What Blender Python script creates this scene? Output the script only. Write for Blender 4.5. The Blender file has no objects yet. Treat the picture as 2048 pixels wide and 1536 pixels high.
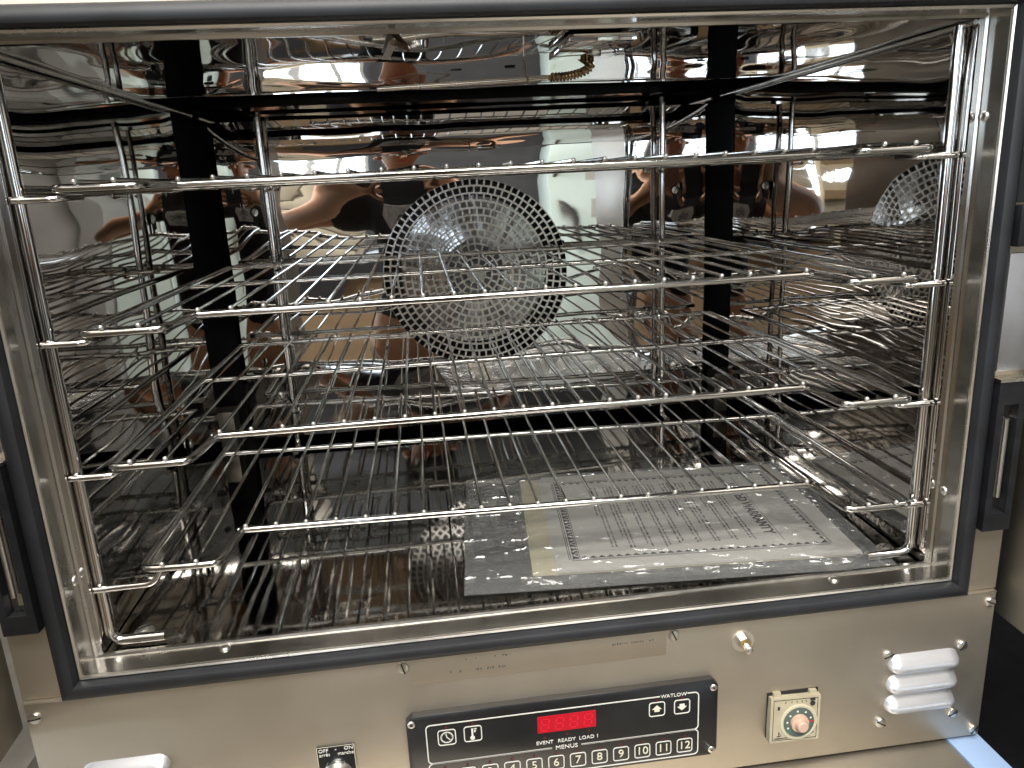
import bpy, bmesh, math, random
from mathutils import Vector, Matrix, noise
random.seed(7)
S = bpy.context.scene
COL = S.collection
pi, cos, sin, R = math.pi, math.cos, math.sin, math.radians

# ------------------------------------------------------------------ camera, world, light, exposure
CAMP = Vector((-0.08149, -0.57622, 0.37351))
cam_d = bpy.data.cameras.new('camera'); cam = bpy.data.objects.new('camera', cam_d); COL.objects.link(cam)
cam_d.sensor_width = 36; cam_d.lens = 26.58; cam_d.clip_start = 0.01; cam_d.clip_end = 60
_m = [[0.99103, 0.10849, 0.07807], [-0.12492, 0.95953, 0.25238], [-0.04753, -0.25987, 0.96447]]
cam.matrix_world = Matrix(((_m[0][0], _m[0][2], -_m[0][1], CAMP.x), (_m[1][0], _m[1][2], -_m[1][1], CAMP.y),
                           (_m[2][0], _m[2][2], -_m[2][1], CAMP.z), (0, 0, 0, 1)))
S.camera = cam
W = bpy.data.worlds.new('World'); S.world = W; W.use_nodes = True
W.node_tree.nodes['Background'].inputs['Color'].default_value = (0.75, 0.85, 1.0, 1)
W.node_tree.nodes['Background'].inputs['Strength'].default_value = 0.25
S.view_settings.view_transform = 'Standard'; S.view_settings.look = 'None'
S.view_settings.exposure = 0.0; S.view_settings.gamma = 1
S.render.engine = 'CYCLES'
S.cycles.max_bounces = 14; S.cycles.glossy_bounces = 10; S.cycles.transparent_max_bounces = 16
S.cycles.diffuse_bounces = 3; S.cycles.sample_clamp_indirect = 6.0; S.cycles.caustics_reflective = False
ZF = -1.05      # shop floor

# ------------------------------------------------------------------ materials
def nodes(name):
    m = bpy.data.materials.new(name); m.use_nodes = True
    nt = m.node_tree; return m, nt, nt.nodes['Principled BSDF']
def texco(nt, scale=(1, 1, 1), kind='Object'):
    t = nt.nodes.new('ShaderNodeTexCoord'); mp = nt.nodes.new('ShaderNodeMapping')
    mp.inputs['Scale'].default_value = scale; nt.links.new(t.outputs[kind], mp.inputs['Vector']); return mp.outputs['Vector']
def noise_tex(nt, vec, scale, detail=4, rough=.55):
    n = nt.nodes.new('ShaderNodeTexNoise'); n.inputs['Scale'].default_value = scale
    n.inputs['Detail'].default_value = detail; n.inputs['Roughness'].default_value = rough
    nt.links.new(vec, n.inputs['Vector']); return n.outputs['Fac']
def ramp(nt, fac, stops):
    r = nt.nodes.new('ShaderNodeValToRGB'); nt.links.new(fac, r.inputs['Fac'])
    e = r.color_ramp.elements
    while len(e) < len(stops): e.new(.5)
    for q, (p, c) in zip(e, stops):
        q.position = p; q.color = (c if isinstance(c, tuple) else (c, c, c)) + (1,)
    return r.outputs['Color']
def bump(nt, b, height, strength, dist, prev=None):
    n = nt.nodes.new('ShaderNodeBump'); n.inputs['Strength'].default_value = strength; n.inputs['Distance'].default_value = dist
    nt.links.new(height, n.inputs['Height'])
    if prev: nt.links.new(prev, n.inputs['Normal'])
    nt.links.new(n.outputs['Normal'], b.inputs['Normal']); return n.outputs['Normal']
def plain(name, col, rough=.5, metal=0., emit=0., grain=0., gscale=60):
    m, nt, b = nodes(name)
    b.inputs['Base Color'].default_value = (*col, 1); b.inputs['Roughness'].default_value = rough; b.inputs['Metallic'].default_value = metal
    if emit:
        b.inputs['Emission Color'].default_value = (*col, 1); b.inputs['Emission Strength'].default_value = emit
    v = texco(nt); f = noise_tex(nt, v, gscale)
    if grain:
        c2 = tuple(max(0, c * (1 - grain)) for c in col)
        nt.links.new(ramp(nt, f, [(.35, c2), (.65, col)]), b.inputs['Base Color'])
    return m
def steel(name, col, rough, stretch=(1, 1, 1), nscale=120, bstr=.15, bdist=.0004, rvar=.08, spots=0., fp=None, wav=None, cvar=.12):
    m, nt, b = nodes(name)
    b.inputs['Metallic'].default_value = 1
    v = texco(nt, stretch); f = noise_tex(nt, v, nscale, 3)
    v2 = texco(nt); g = noise_tex(nt, v2, 7, 6, .65)
    c2 = tuple(c * (1 - cvar) for c in col)
    colr = ramp(nt, g, [(.32, c2), (.66, col)])
    if spots:
        s = noise_tex(nt, texco(nt), 55, 2, .5)
        sp = ramp(nt, s, [(.66, 0.0), (.72, 1.0)])
        mx = nt.nodes.new('ShaderNodeMix'); mx.data_type = 'RGBA'
        mu = nt.nodes.new('ShaderNodeMath'); mu.operation = 'MULTIPLY'; mu.inputs[1].default_value = spots
        nt.links.new(sp, mu.inputs[0]); nt.links.new(mu.outputs[0], mx.inputs['Factor'])
        nt.links.new(colr, mx.inputs['A']); mx.inputs['B'].default_value = (.05, .045, .04, 1)
        colr = mx.outputs['Result']
    nt.links.new(colr, b.inputs['Base Color'])
    rr = nt.nodes.new('ShaderNodeMapRange'); nt.links.new(g, rr.inputs['Value'])
    rr.inputs['From Min'].default_value = .3; rr.inputs['From Max'].default_value = .7
    rr.inputs['To Min'].default_value = max(.01, rough - rvar); rr.inputs['To Max'].default_value = rough + rvar
    nt.links.new(rr.outputs['Result'], b.inputs['Roughness'])
    pv = None
    if wav:
        pv = bump(nt, b, noise_tex(nt, texco(nt, wav[0]), wav[1], 1, .3), 1.0, wav[2])
    bump(nt, b, f, bstr, bdist, pv)
    return m
M = {}
M['mirror'] = steel('polished steel sheet', (.70, .69, .675), .016, (1, 1, 14), 90, .0, .00012, .010, 0, wav=((1, 1, 1), 6.0, .0007), cvar=.10)
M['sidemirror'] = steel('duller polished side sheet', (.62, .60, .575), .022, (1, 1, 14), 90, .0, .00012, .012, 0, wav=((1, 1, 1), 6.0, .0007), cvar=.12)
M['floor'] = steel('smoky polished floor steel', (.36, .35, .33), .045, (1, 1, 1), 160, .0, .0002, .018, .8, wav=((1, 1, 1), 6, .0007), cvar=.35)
M['dark'] = plain('black void steel', (.012, .012, .013), .35, .0, grain=.4)
M['brushed'] = steel('brushed warm steel', (.575, .52, .435), .50, (1, 30, 30), 60, .08, .0002, .05, 0, cvar=.08)
M['jamb'] = steel('worn satin steel', (.56, .54, .50), .22, (1, 1, 1), 50, .03, .0002, .07, .25, cvar=.22)
M['edge'] = steel('bright edge and highlight steel', (.86, .82, .74), .3, cvar=.05)  # also paints the highlights on the fascia edge and housing tops
M['plate'] = steel('stamped plate steel', (.56, .505, .415), .50, (1, 30, 30), 60, .10, .0003, .05, 0)
M['louver'] = plain('pressed bright louver', (.70, .70, .72), .30, .65)
M['rod'] = steel('bright rack wire', (.60, .59, .57), .09, (1, 1, 1), 260, .06, .0002, .05, 0, cvar=.25)
M['post'] = steel('polished post rod', (.78, .76, .74), .09, (1, 1, 1), 200, .05, .0002, .04, 0, cvar=.18)
M['tip'] = plain('cut wire end', (.85, .83, .8), .3, .85)
M['grille'] = steel('punched grille steel', (.82, .80, .76), .26, cvar=.1)
M['fan'] = steel('fan wheel steel', (.55, .54, .53), .16, (1, 1, 1), 40, .3, .001, .06, 0, wav=((1, 1, 1), 14, .006), cvar=.2)
M['hub'] = plain('cast aluminium hub', (.42, .42, .44), .5, .6, grain=.3)
M['rubber'] = plain('dark door gasket rubber', (.020, .022, .026), .5, grain=.4, gscale=25)
M['black'] = plain('black plastic', (.012, .012, .013), .32, grain=.3)
M['blacksoft'] = plain('black painted housing', (.02, .021, .024), .28, grain=.4)
M['white'] = plain('white print', (.78, .77, .70), .6)
M['cream_print'] = plain('cream print', (.80, .76, .58), .6)
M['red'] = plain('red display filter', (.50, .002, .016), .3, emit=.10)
M['redseg'] = plain('faintly glowing red segment', (.66, .012, .035), .4, emit=.16)  # slight emission put into digits that are switched off
M['redled'] = plain('unlit red lamp', (.10, .008, .012), .4)
M['beige'] = plain('aged beige plastic', (.52, .46, .32), .5, grain=.2)
M['clearring'] = plain('cream dial ring', (.60, .55, .40), .25)
M['dial'] = plain('grey green dial', (.10, .13, .11), .35, grain=.2)
M['pink'] = plain('peach knob plastic', (.58, .40, .30), .4)
M['redmark'] = plain('red pointer', (.5, .03, .03), .5)
M['green'] = plain('green mark', (.03, .25, .12), .5)
M['reflplate'] = steel('pale blue reflection on steel', (.72, .74, .80), .42)  # bluish tone stands for light reflected in the front face
M['doorsteel'] = steel('door steel', (.40, .37, .32), .45, (1, 30, 30), 60, .08, .0002, .05, 0, cvar=.1)
M['screw'] = steel('nickel screw', (.80, .77, .72), .30, cvar=.12)
M['slot'] = plain('painted recess shade', (.01, .01, .01), .7)  # near-black colour paints the shade inside holes, slots and gaps
M['brass'] = steel('brass', (.75, .58, .25), .25)
M['chrome'] = steel('chrome cap', (.8, .8, .8), .1)
M['coil'] = steel('heat tinted coil', (.36, .24, .13), .3, cvar=.4)
M['probe'] = steel('tinned probe tube', (.50, .44, .36), .22, cvar=.25)
M['rust'] = plain('heat stained bracket', (.22, .13, .06), .6, .2, grain=.5)
M['paper'] = plain('grey white paper', (.50, .49, .455), .8, grain=.06, gscale=9)
M['card'] = plain('yellowed card', (.52, .48, .33), .8, grain=.1)
M['ink'] = plain('grey black ink', (.022, .022, .022), .7)
M['blue'] = plain('pale blue film', (.36, .50, .74), .45)
M['shade'] = plain('black fabric', (.012, .012, .014), .9, grain=.3)
M['badge'] = plain('grey shirt print', (.42, .42, .41), .8, grain=.3)
M['skin'] = plain('skin', (.56, .29, .16), .5, grain=.12, gscale=30)
M['jeans'] = plain('khaki cloth', (.30, .25, .19), .85, grain=.4, gscale=200)
M['hair'] = plain('brown hair', (.03, .018, .01), .6)
M['concrete'] = plain('tan shop floor', (.37, .33, .275), .55, grain=.35, gscale=4)
M['wallc'] = plain('grey shop wall', (.30, .30, .29), .8, grain=.15, gscale=3)
M['walld'] = plain('dark shop wall', (.085, .085, .088), .8, grain=.3, gscale=3)
M['ceil'] = plain('shop ceiling', (.22, .215, .21), .9)
M['daylight'] = plain('daylight pane', (.74, .87, 1.0), .2, emit=9.0)
M['wframe'] = plain('window frame paint', (.45, .44, .42), .5)
M['enamel'] = plain('white enamel', (.82, .82, .80), .35)
M['mint'] = plain('pale mint enamel', (.66, .78, .74), .3)
M['cream'] = plain('cream boards', (.74, .66, .50), .7, grain=.15, gscale=12)
M['tan'] = plain('tan cardboard', (.52, .37, .22), .8, grain=.15, gscale=10)
M['post_dark'] = plain('dark counter and backdrop', (.05, .05, .055), .4)

# plastic film: mostly see-through, glossy, faint milky body
m, nt, b = nodes('clear plastic film')
out = nt.nodes['Material Output']; tr = nt.nodes.new('ShaderNodeBsdfTransparent'); tr.inputs['Color'].default_value = (.93, .93, .92, 1)
gl = nt.nodes.new('ShaderNodeBsdfGlossy'); gl.inputs['Roughness'].default_value = .17; gl.inputs['Color'].default_value = (1, 1, 1, 1)
df = nt.nodes.new('ShaderNodeBsdfDiffuse'); df.inputs['Color'].default_value = (.65, .66, .66, 1)
fr = nt.nodes.new('ShaderNodeFresnel'); fr.inputs['IOR'].default_value = 1.55
v = texco(nt, (1, 1.3, 1)); f1 = noise_tex(nt, v, 20, 3, .5)
# sharp crease lines: distance of the noise from its middle value
ab = nt.nodes.new('ShaderNodeMath'); ab.operation = 'SUBTRACT'; ab.inputs[1].default_value = .5; nt.links.new(f1, ab.inputs[0])
a2 = nt.nodes.new('ShaderNodeMath'); a2.operation = 'ABSOLUTE'; nt.links.new(ab.outputs[0], a2.inputs[0])
cr = ramp(nt, a2.outputs[0], [(0.0, 1.0), (.10, 0.0)])
big = ramp(nt, noise_tex(nt, texco(nt), 7, 2, .5), [(.47, 0.02), (.60, 1.0)])
mm_ = nt.nodes.new('ShaderNodeMath'); mm_.operation = 'MULTIPLY'; nt.links.new(cr, mm_.inputs[0]); nt.links.new(big, mm_.inputs[1])
f2 = noise_tex(nt, texco(nt), 14, 2, .5)
ad = nt.nodes.new('ShaderNodeMath'); ad.operation = 'ADD'; nt.links.new(mm_.outputs[0], ad.inputs[0])
f3 = noise_tex(nt, texco(nt, (1, 1.6, 1)), 9, 3, .5)
b3 = nt.nodes.new('ShaderNodeMath'); b3.operation = 'SUBTRACT'; b3.inputs[1].default_value = .5; nt.links.new(f3, b3.inputs[0])
b4 = nt.nodes.new('ShaderNodeMath'); b4.operation = 'ABSOLUTE'; nt.links.new(b3.outputs[0], b4.inputs[0])
c3 = ramp(nt, b4.outputs[0], [(0.0, 1.0), (.045, 0.0)])
ad2 = nt.nodes.new('ShaderNodeMath'); ad2.operation = 'MULTIPLY_ADD'; ad2.inputs[1].default_value = .8
nt.links.new(c3, ad2.inputs[0]); nt.links.new(f2, ad2.inputs[2]); nt.links.new(ad2.outputs[0], ad.inputs[1])
bp = nt.nodes.new('ShaderNodeBump'); bp.inputs['Strength'].default_value = 1.0; bp.inputs['Distance'].default_value = .006
nt.links.new(ad.outputs[0], bp.inputs['Height'])
for s_ in (gl,): nt.links.new(bp.outputs['Normal'], s_.inputs['Normal'])
m1 = nt.nodes.new('ShaderNodeMixShader'); m1.inputs['Fac'].default_value = .10
nt.links.new(tr.outputs[0], m1.inputs[1]); nt.links.new(df.outputs[0], m1.inputs[2])
m2 = nt.nodes.new('ShaderNodeMixShader'); mn_ = nt.nodes.new('ShaderNodeMath'); mn_.operation = 'MINIMUM'; mn_.inputs[1].default_value = .34
nt.links.new(fr.outputs[0], mn_.inputs[0]); nt.links.new(mn_.outputs[0], m2.inputs['Fac'])
nt.links.new(m1.outputs[0], m2.inputs[1]); nt.links.new(gl.outputs[0], m2.inputs[2])
nt.links.new(m2.outputs[0], out.inputs['Surface']); M['film'] = m

# ------------------------------------------------------------------ mesh helpers
class MB:
    def __init__(s): s.v = []; s.f = []; s.mi = []; s.cur = 0
    def add(s, vs, fs):
        o = len(s.v); s.v += [tuple(p) for p in vs]
        for q in fs: s.f.append(tuple(i + o for i in q)); s.mi.append(s.cur)
    def box(s, a, c):
        x0, y0, z0 = a; x1, y1, z1 = c
        s.add([(x0, y0, z0), (x1, y0, z0), (x1, y1, z0), (x0, y1, z0), (x0, y0, z1), (x1, y0, z1), (x1, y1, z1), (x0, y1, z1)],
              [(0, 3, 2, 1), (4, 5, 6, 7), (0, 1, 5, 4), (1, 2, 6, 5), (2, 3, 7, 6), (3, 0, 4, 7)])
    def obox(s, mat, sx, sy, sz):
        vs = [mat @ Vector((x * sx / 2, y * sy / 2, z * sz / 2)) for z in (-1, 1) for (x, y) in ((-1, -1), (1, -1), (1, 1), (-1, 1))]
        s.add(vs, [(0, 3, 2, 1), (4, 5, 6, 7), (0, 1, 5, 4), (1, 2, 6, 5), (2, 3, 7, 6), (3, 0, 4, 7)])
    def tube(s, path, r, seg=10, closed=False, r2=None):
        P = [Vector(p) for p in path]; n = len(P)
        T = []
        for i in range(n):
            a = P[i - 1] if (i > 0 or closed) else P[i]; c = P[(i + 1) % n] if (i < n - 1 or closed) else P[i]
            T.append((c - a).normalized())
        ref = Vector((0, 0, 1)) if abs(T[0].z) < .9 else Vector((1, 0, 0))
        N = T[0].cross(ref).normalized(); vs = []; 
        for i in range(n):
            if i: N = (N - T[i] * N.dot(T[i])).normalized()
            Bn = T[i].cross(N)
            k = r if r2 is None else r + (r2 - r) * i / (n - 1)
            for j in range(seg):
                a = 2 * pi * j / seg; vs.append(P[i] + (N * cos(a) + Bn * sin(a)) * k)
        fs = []
        for i in range(n if closed else n - 1):
            for j in range(seg):
                a = i * seg + j; c = i * seg + (j + 1) % seg; i2 = (i + 1) % n
                fs.append((a, c, i2 * seg + (j + 1) % seg, i2 * seg + j))
        if not closed:
            fs.append(tuple(range(seg - 1, -1, -1))); fs.append(tuple((n - 1) * seg + j for j in range(seg)))
        s.add(vs, fs)
    def lathe(s, prof, mat=Matrix(), seg=20):
        # profile of (radius, height along local -Y... uses local z); revolved about local z
        vs = []; fs = []; n = len(prof)
        for (r, z) in prof:
            for j in range(seg):
                a = 2 * pi * j / seg; vs.append(mat @ Vector((r * cos(a), r * sin(a), z)))
        for i in range(n - 1):
            for j in range(seg):
                a = i * seg + j; c = i * seg + (j + 1) % seg
                fs.append((a, c, c + seg, a + seg))
        fs.append(tuple(range(seg - 1, -1, -1))); fs.append(tuple((n - 1) * seg + j for j in range(seg)))
        s.add(vs, fs)
    def sphere(s, c, r, seg=8, rings=5):
        vs = []; fs = []
        for i in range(rings + 1):
            t = pi * i / rings
            for j in range(seg):
                a = 2 * pi * j / seg; vs.append((c[0] + r * sin(t) * cos(a), c[1] + r * sin(t) * sin(a), c[2] + r * cos(t)))
        for i in range(rings):
            for j in range(seg):
                a = i * seg + j; d = i * seg + (j + 1) % seg; fs.append((a, a + seg, d + seg, d))
        s.add(vs, fs)
    def mesh(s, name, mats):
        me = bpy.data.meshes.new(name); me.from_pydata(s.v, [], s.f)
        for k in (mats if isinstance(mats, (list, tuple)) else [mats]): me.materials.append(M[k] if isinstance(k, str) else k)
        for p, i in zip(me.polygons, s.mi): p.material_index = i
        bm = bmesh.new(); bm.from_mesh(me)
        bmesh.ops.remove_doubles(bm, verts=bm.verts, dist=1e-7)
        bmesh.ops.dissolve_degenerate(bm, edges=bm.edges, dist=1e-8)
        bmesh.ops.recalc_face_normals(bm, faces=bm.faces); bm.to_mesh(me); bm.free()
        me.polygons.foreach_set('use_smooth', [True] * len(me.polygons)); me.set_sharp_from_angle(angle=R(38))
        return me
    def build(s, name, mats, parent=None, loc=None):
        return link(name, s.mesh(name, mats), parent, loc)
def link(name, me, parent=None, loc=None):
    o = bpy.data.objects.new(name, me); COL.objects.link(o)
    if parent: o.parent = parent
    if loc: o.location = loc
    return o
def thing(name, label, cat, loc=(0, 0, 0), group=None):
    o = bpy.data.objects.new(name, None); COL.objects.link(o); o.location = loc; o.empty_display_size = .05
    return tag(o, label, cat, group)
def tag(o, label=None, cat=None, group=None, kind=None):
    for k, val in (('label', label), ('category', cat), ('group', group), ('kind', kind)):
        if val: o[k] = val
    return o
def boxpart(name, a, c, mat, parent, bev=0.):
    b = MB(); b.box(a, c); me = b.mesh(name, mat)
    if bev:
        bm = bmesh.new(); bm.from_mesh(me)
        bmesh.ops.bevel(bm, geom=list(bm.edges), offset=bev, segments=2, affect='EDGES', profile=.6)
        bm.to_mesh(me); bm.free()
        me.polygons.foreach_set('use_smooth', [True] * len(me.polygons)); me.set_sharp_from_angle(angle=R(30))
    return link(name, me, parent)
def fillet(path, r, n=5, closed=False):
    P = [Vector(p) for p in path]; out = []; N = len(P)
    for i in range(N):
        if not closed and i in (0, N - 1): out.append(P[i]); continue
        a, b_, c = P[i - 1], P[i], P[(i + 1) % N]
        u = (a - b_); w = (c - b_); d = min(r, u.length * .48, w.length * .48)
        p0 = b_ + u.normalized() * d; p1 = b_ + w.normalized() * d
        for k in range(n + 1):
            t = k / n; out.append(p0 * (1 - t) ** 2 + b_ * 2 * t * (1 - t) + p1 * t * t)
    return out
FRONT = Matrix.Rotation(pi / 2, 4, 'X')          # local z -> -y (towards the camera)
def at(x, y, z, rot=FRONT, spin=0.):
    return Matrix.Translation((x, y, z)) @ rot @ Matrix.Rotation(spin, 4, 'Z')
def text_mesh(name, body, size, mat, parent, M4, align='CENTER', depth=.0002, squash=1., bold=0.):
    cu = bpy.data.curves.new(name, 'FONT'); cu.body = body; cu.size = size; cu.align_x = align; cu.align_y = 'CENTER'; cu.extrude = depth
    cu.resolution_u = 3; cu.offset = bold
    o = bpy.data.objects.new(name, cu); COL.objects.link(o)
    me = bpy.data.meshes.new_from_object(o.evaluated_get(bpy.context.evaluated_depsgraph_get()))
    bpy.data.objects.remove(o); bpy.data.curves.remove(cu)
    me.transform(M4 @ Matrix.Diagonal((squash, 1, 1, 1))); me.materials.clear(); me.materials.append(M[mat])
    me.name = name
    return link(name, me, parent)
def rivet(parent, mat4, r=.0042, name='rivet', h=.0022):
    b = MB(); b.lathe([(r, 0), (r * .96, h * .4), (r * .75, h * .8), (r * .4, h * .97), (.0002, h)], mat4, 16); return b.build(name, 'screw', parent)
def screw(parent, mat4, r=.0048, name='screw', spin=None, cross=False, h=.0026):
    b = MB(); spin = random.uniform(0, pi) if spin is None else spin
    b.lathe([(r, 0), (r, h * .35), (r * .86, h * .75), (r * .5, h * .97), (.0002, h)], mat4, 16)
    b.cur = 1
    for k in range(2 if cross else 1):
        b.obox(mat4 @ Matrix.Rotation(spin + k * pi / 2, 4, 'Z') @ Matrix.Translation((0, 0, h * .84)), r * (1.0 if cross else 1.9), r * .26, h * .36)
    return b.build(name, ['screw', 'slot'], parent)

# ------------------------------------------------------------------ oven
oven = thing('convection_oven', 'stainless steel convection oven with both doors open and a mirror bright interior', 'oven', (0, 0, 0))
XW, ZT = .375, .482
# outer shell (dark cavity behind the polished panels)
b = MB()
b.add([(-.42, .026, -.012), (.42, .026, -.012), (.42, .62, -.012), (-.42, .62, -.012), (-.42, .026, .508), (.42, .026, .508), (.42, .62, .508), (-.42, .62, .508)],
      [(3, 2, 6, 7), (0, 3, 7, 4), (2, 1, 5, 6), (4, 7, 6, 5), (0, 1, 2, 3)])
b.build('outer_shell', 'dark', oven)
# outer casing of the oven (top and sides)
b = MB(); b.box((-.43, .002, .512), (.43, .68, .53)); b.box((-.43, .002, -.176), (-.424, .68, .512)); b.box((.424, .002, -.176), (.43, .68, .512)); b.box((-.424, .64, -.176), (.424, .68, .512))
b.box((-.424, .02, -.176), (.424, .64, -.17))
b.build('casing', 'brushed', oven)

def wave(u, v, s, k=0):
    return noise.noise(Vector((u * s + 11.3 * k, v * s - 7.1 * k, 3.7 * k))) 
# back panel with fan opening; gently dished sheet metal, rolled near its rim
BX, BZ0, BZ1, BY = .354, .0143, .468, .548
FX, FZ, FR = .0011, .2422, .1358
def back_y(x, z):
    d = math.hypot(x - FX, z - FZ)
    fade = min(1, max(0, (d - FR) / .05))
    w = .0010 * wave(x, z, 6.5, 1) + .0008 * wave(x, z * 2.2, 7, 2) + .0003 * wave(x, z, 18, 3)
    t = max(0, (z - .375) / .093); w += .0042 * t * t - .0012 * sin(t * 3.1)
    e = max(0, (abs(x) - .30) / .054); w += .0016 * e * e
    return BY + w * fade
b = MB(); NA, NR = 144, 22; vs = []; fs = []
for i in range(NR + 1):
    s = (i / NR) ** 1.15
    for j in range(NA):
        a = 2 * pi * j / NA; ca, sa = cos(a), sin(a)
        cx = BX - FX if ca > 0 else BX + FX; cz = (BZ1 - FZ) if sa > 0 else (FZ - BZ0)
        tt = min(cx / abs(ca) if abs(ca) > 1e-9 else 9, cz / abs(sa) if abs(sa) > 1e-9 else 9)
        rr = FR + (tt - FR) * s
        vs.append([FX + ca * rr, 0, FZ + sa * rr])
# pull nearest rim vertices into the four corners
for X, Z in ((-BX, BZ0), (BX, BZ0), (-BX, BZ1), (BX, BZ1)):
    k = min(range(NA), key=lambda j: (vs[NR * NA + j][0] - X) ** 2 + (vs[NR * NA + j][2] - Z) ** 2); vs[NR * NA + k] = [X, 0, Z]
for p in vs: p[1] = back_y(p[0], p[2])
rim = [(x, y + .012, z) for x, y, z in vs[NR * NA:]]
for i in range(NR):
    for j in range(NA):
        a = i * NA + j; c = i * NA + (j + 1) % NA; fs.append((a, c, c + NA, a + NA))
n0 = len(vs); vs += rim
for j in range(NA):
    a = NR * NA + j; c = NR * NA + (j + 1) % NA; fs.append((a, c, n0 + (j + 1) % NA, n0 + j))
b.add(vs, fs); back = b.build('back_panel', 'mirror', oven)
def keyhole(parent, m4, name='keyhole_screw'):
    k = MB(); k.cur = 1
    k.lathe([(.0068, 0), (.0066, .0004), (.0002, .00045)], m4, 18)
    k.obox(m4 @ Matrix.Translation((0, -.009, .00018)), .0062, .012, .00034)
    k.lathe([(.0031, 0), (.003, .00033), (.0002, .00036)], m4 @ Matrix.Translation((0, -.015, 0)), 12)
    k.cur = 0; k.lathe([(.0050, .0003), (.0050, .0018), (.0035, .0027), (.0002, .003)], m4, 16)
    k.cur = 1; k.obox(m4 @ Matrix.Rotation(random.uniform(.9, 1.9), 4, 'Z') @ Matrix.Translation((0, 0, .0027)), .0095, .0012, .0009)
    return k.build(name, ['screw', 'slot'], parent)
def oval(parent, m4, L=.016, h=.0068, name='slot_hole'):  # raised dark oval painting the shade of an opening
    k = MB(); n = 20; vs = []
    for z in (0, .0004):
        for j in range(n):
            a = 2 * pi * j / n; q = (L - h) / 2
            vs.append(m4 @ Vector((cos(a) * h / 2 + (q if cos(a) > 0 else -q), sin(a) * h / 2, z)))
    k.add(vs, [tuple(range(n, 2 * n))] + [(j, (j + 1) % n, n + (j + 1) % n, n + j) for j in range(n)])
    return k.build(name, 'slot', parent)
for x, z in ((-.3051, .347), (.3042, .348)): keyhole(back, at(x, back_y(x, z) - .0006, z))
for x in (-.3413, .3413): oval(back, at(x, back_y(x, .4385) - .0004, .4385), .013)
for x, z in ((-.3041, .0787), (.3041, .0787)): screw(back, at(x, back_y(x, z) - .0004, z), .0062)
for x in (-.3413, .3413): oval(back, at(x, back_y(x, .066) - .0004, .066), .013)

# round fan grille: rings of square punched holes
b = MB(); p = .01035; web = .0027; dp = .0012
ring_r = [FR - k * p for k in range(13)]
def annulus(ri, ro, n):
    vs = []
    for (r_, y) in ((ri, BY), (ro, BY), (ro, BY + dp), (ri, BY + dp)):
        for j in range(n): a = 2 * pi * j / n; vs.append((FX + r_ * cos(a), y, FZ + r_ * sin(a)))
    b.add(vs, [(k * n + j, k * n + (j + 1) % n, ((k + 1) % 4) * n + (j + 1) % n, ((k + 1) % 4) * n + j) for k in range(4) for j in range(n)])
annulus(FR - .0002, FR + .0012, 96)
for k, ro in enumerate(ring_r[1:]):
    annulus(ro, ro + web, max(24, int(96 * ro / FR)))
for k in range(12):
    ro, ri = ring_r[k], ring_r[k + 1] + web
    n = max(5, round(2 * pi * ((ro + ri) / 2) / p)); off = random.random() * 6
    for j in range(n):
        a = 2 * pi * (j + off) / n
        mt = Matrix.Translation((FX, BY + dp / 2, FZ)) @ Matrix.Rotation(-a, 4, 'Y') @ Matrix.Translation(((ro + ri) / 2, 0, 0))
        b.obox(mt, ro - ri + .0006, dp * .92, web)
b.lathe([(ring_r[12] + .0008, 0), (ring_r[12] + .0008, dp)], Matrix.Translation((FX, BY + dp, FZ)) @ FRONT, 16)
b.build('fan_grille', 'grille', oven)
# fan wheel behind the grille
fan = MB(); fm = Matrix.Translation((FX, BY + .05, FZ)) @ FRONT
prof = [(.112, -.002), (.112, .0), (.100, .0006), (.085, .0015), (.062, .004), (.046, .007), (.046, .0135)]
fan.lathe(prof + [(.001, .0135)], fm, 48)
wheel = fan.build('fan_wheel', 'fan', oven)
for k in range(10):
    bl = MB(); bl.obox(fm @ Matrix.Rotation(2 * pi * k / 10 + .2, 4, 'Z') @ Matrix.Translation((.088, 0, .013)) @ Matrix.Rotation(.35, 4, 'Z'), .056, .0015, .020)
    bl.build('fan_blade', 'fan', wheel)
b = MB(); b.lathe([(.043, .0135), (.043, .02), (.036, .024), (.019, .025), (.017, .03), (.0005, .031)], fm, 32); b.build('fan_hub', 'hub', wheel)

# side panels
def side_panel(sg, yend):
    n, mrow = 34, 30; b = MB(); vs = []; fs = []
    z0, z1, y0, y1 = .001, .476, .027, yend
    for i in range(n + 1):
        for j in range(mrow + 1):
            y = y0 + (y1 - y0) * i / n; z = z0 + (z1 - z0) * j / mrow
            w = .0011 * wave(y, z * 1.5, 5, 4 + sg) + .0003 * wave(y, z, 13, 6 + sg)
            t = max(0, (z - .40) / .076); w += -.002 * t * t
            ey = min(1, i / 4, (n - i) / 3); w *= .35 + .65 * ey
            vs.append((sg * (XW - w * 1.0), y, z))
    for i in range(n):
        for j in range(mrow): a = i * (mrow + 1) + j; fs.append((a, a + 1, a + mrow + 2, a + mrow + 1))
    k0 = len(vs); 
    for j in range(mrow + 1): x, y, z = vs[n * (mrow + 1) + j]; vs.append((x + sg * .012, y, z))
    for j in range(mrow): a = n * (mrow + 1) + j; fs.append((a, a + 1, k0 + j + 1, k0 + j))
    b.add(vs, fs); o = b.build('side_panel', 'sidemirror', oven)
    rot = Matrix.Rotation(-sg * pi / 2, 4, 'Y') @ Matrix.Rotation(pi / 2 * -sg, 4, 'Z')
    for y, z in ((.3269 if sg < 0 else .3874, .351), (.33 if sg < 0 else .38, .085)):
        keyhole(o, Matrix.Translation((sg * (XW - .0022), y, z)) @ rot)
    for y, z in ((.4306 if sg < 0 else .4712, .432), (.43 if sg < 0 else .47, .075)):
        oval(o, Matrix.Translation((sg * (XW - .0016), y, z)) @ rot)
    return o
side_panel(-1, .466); side_panel(1, .503)
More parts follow.
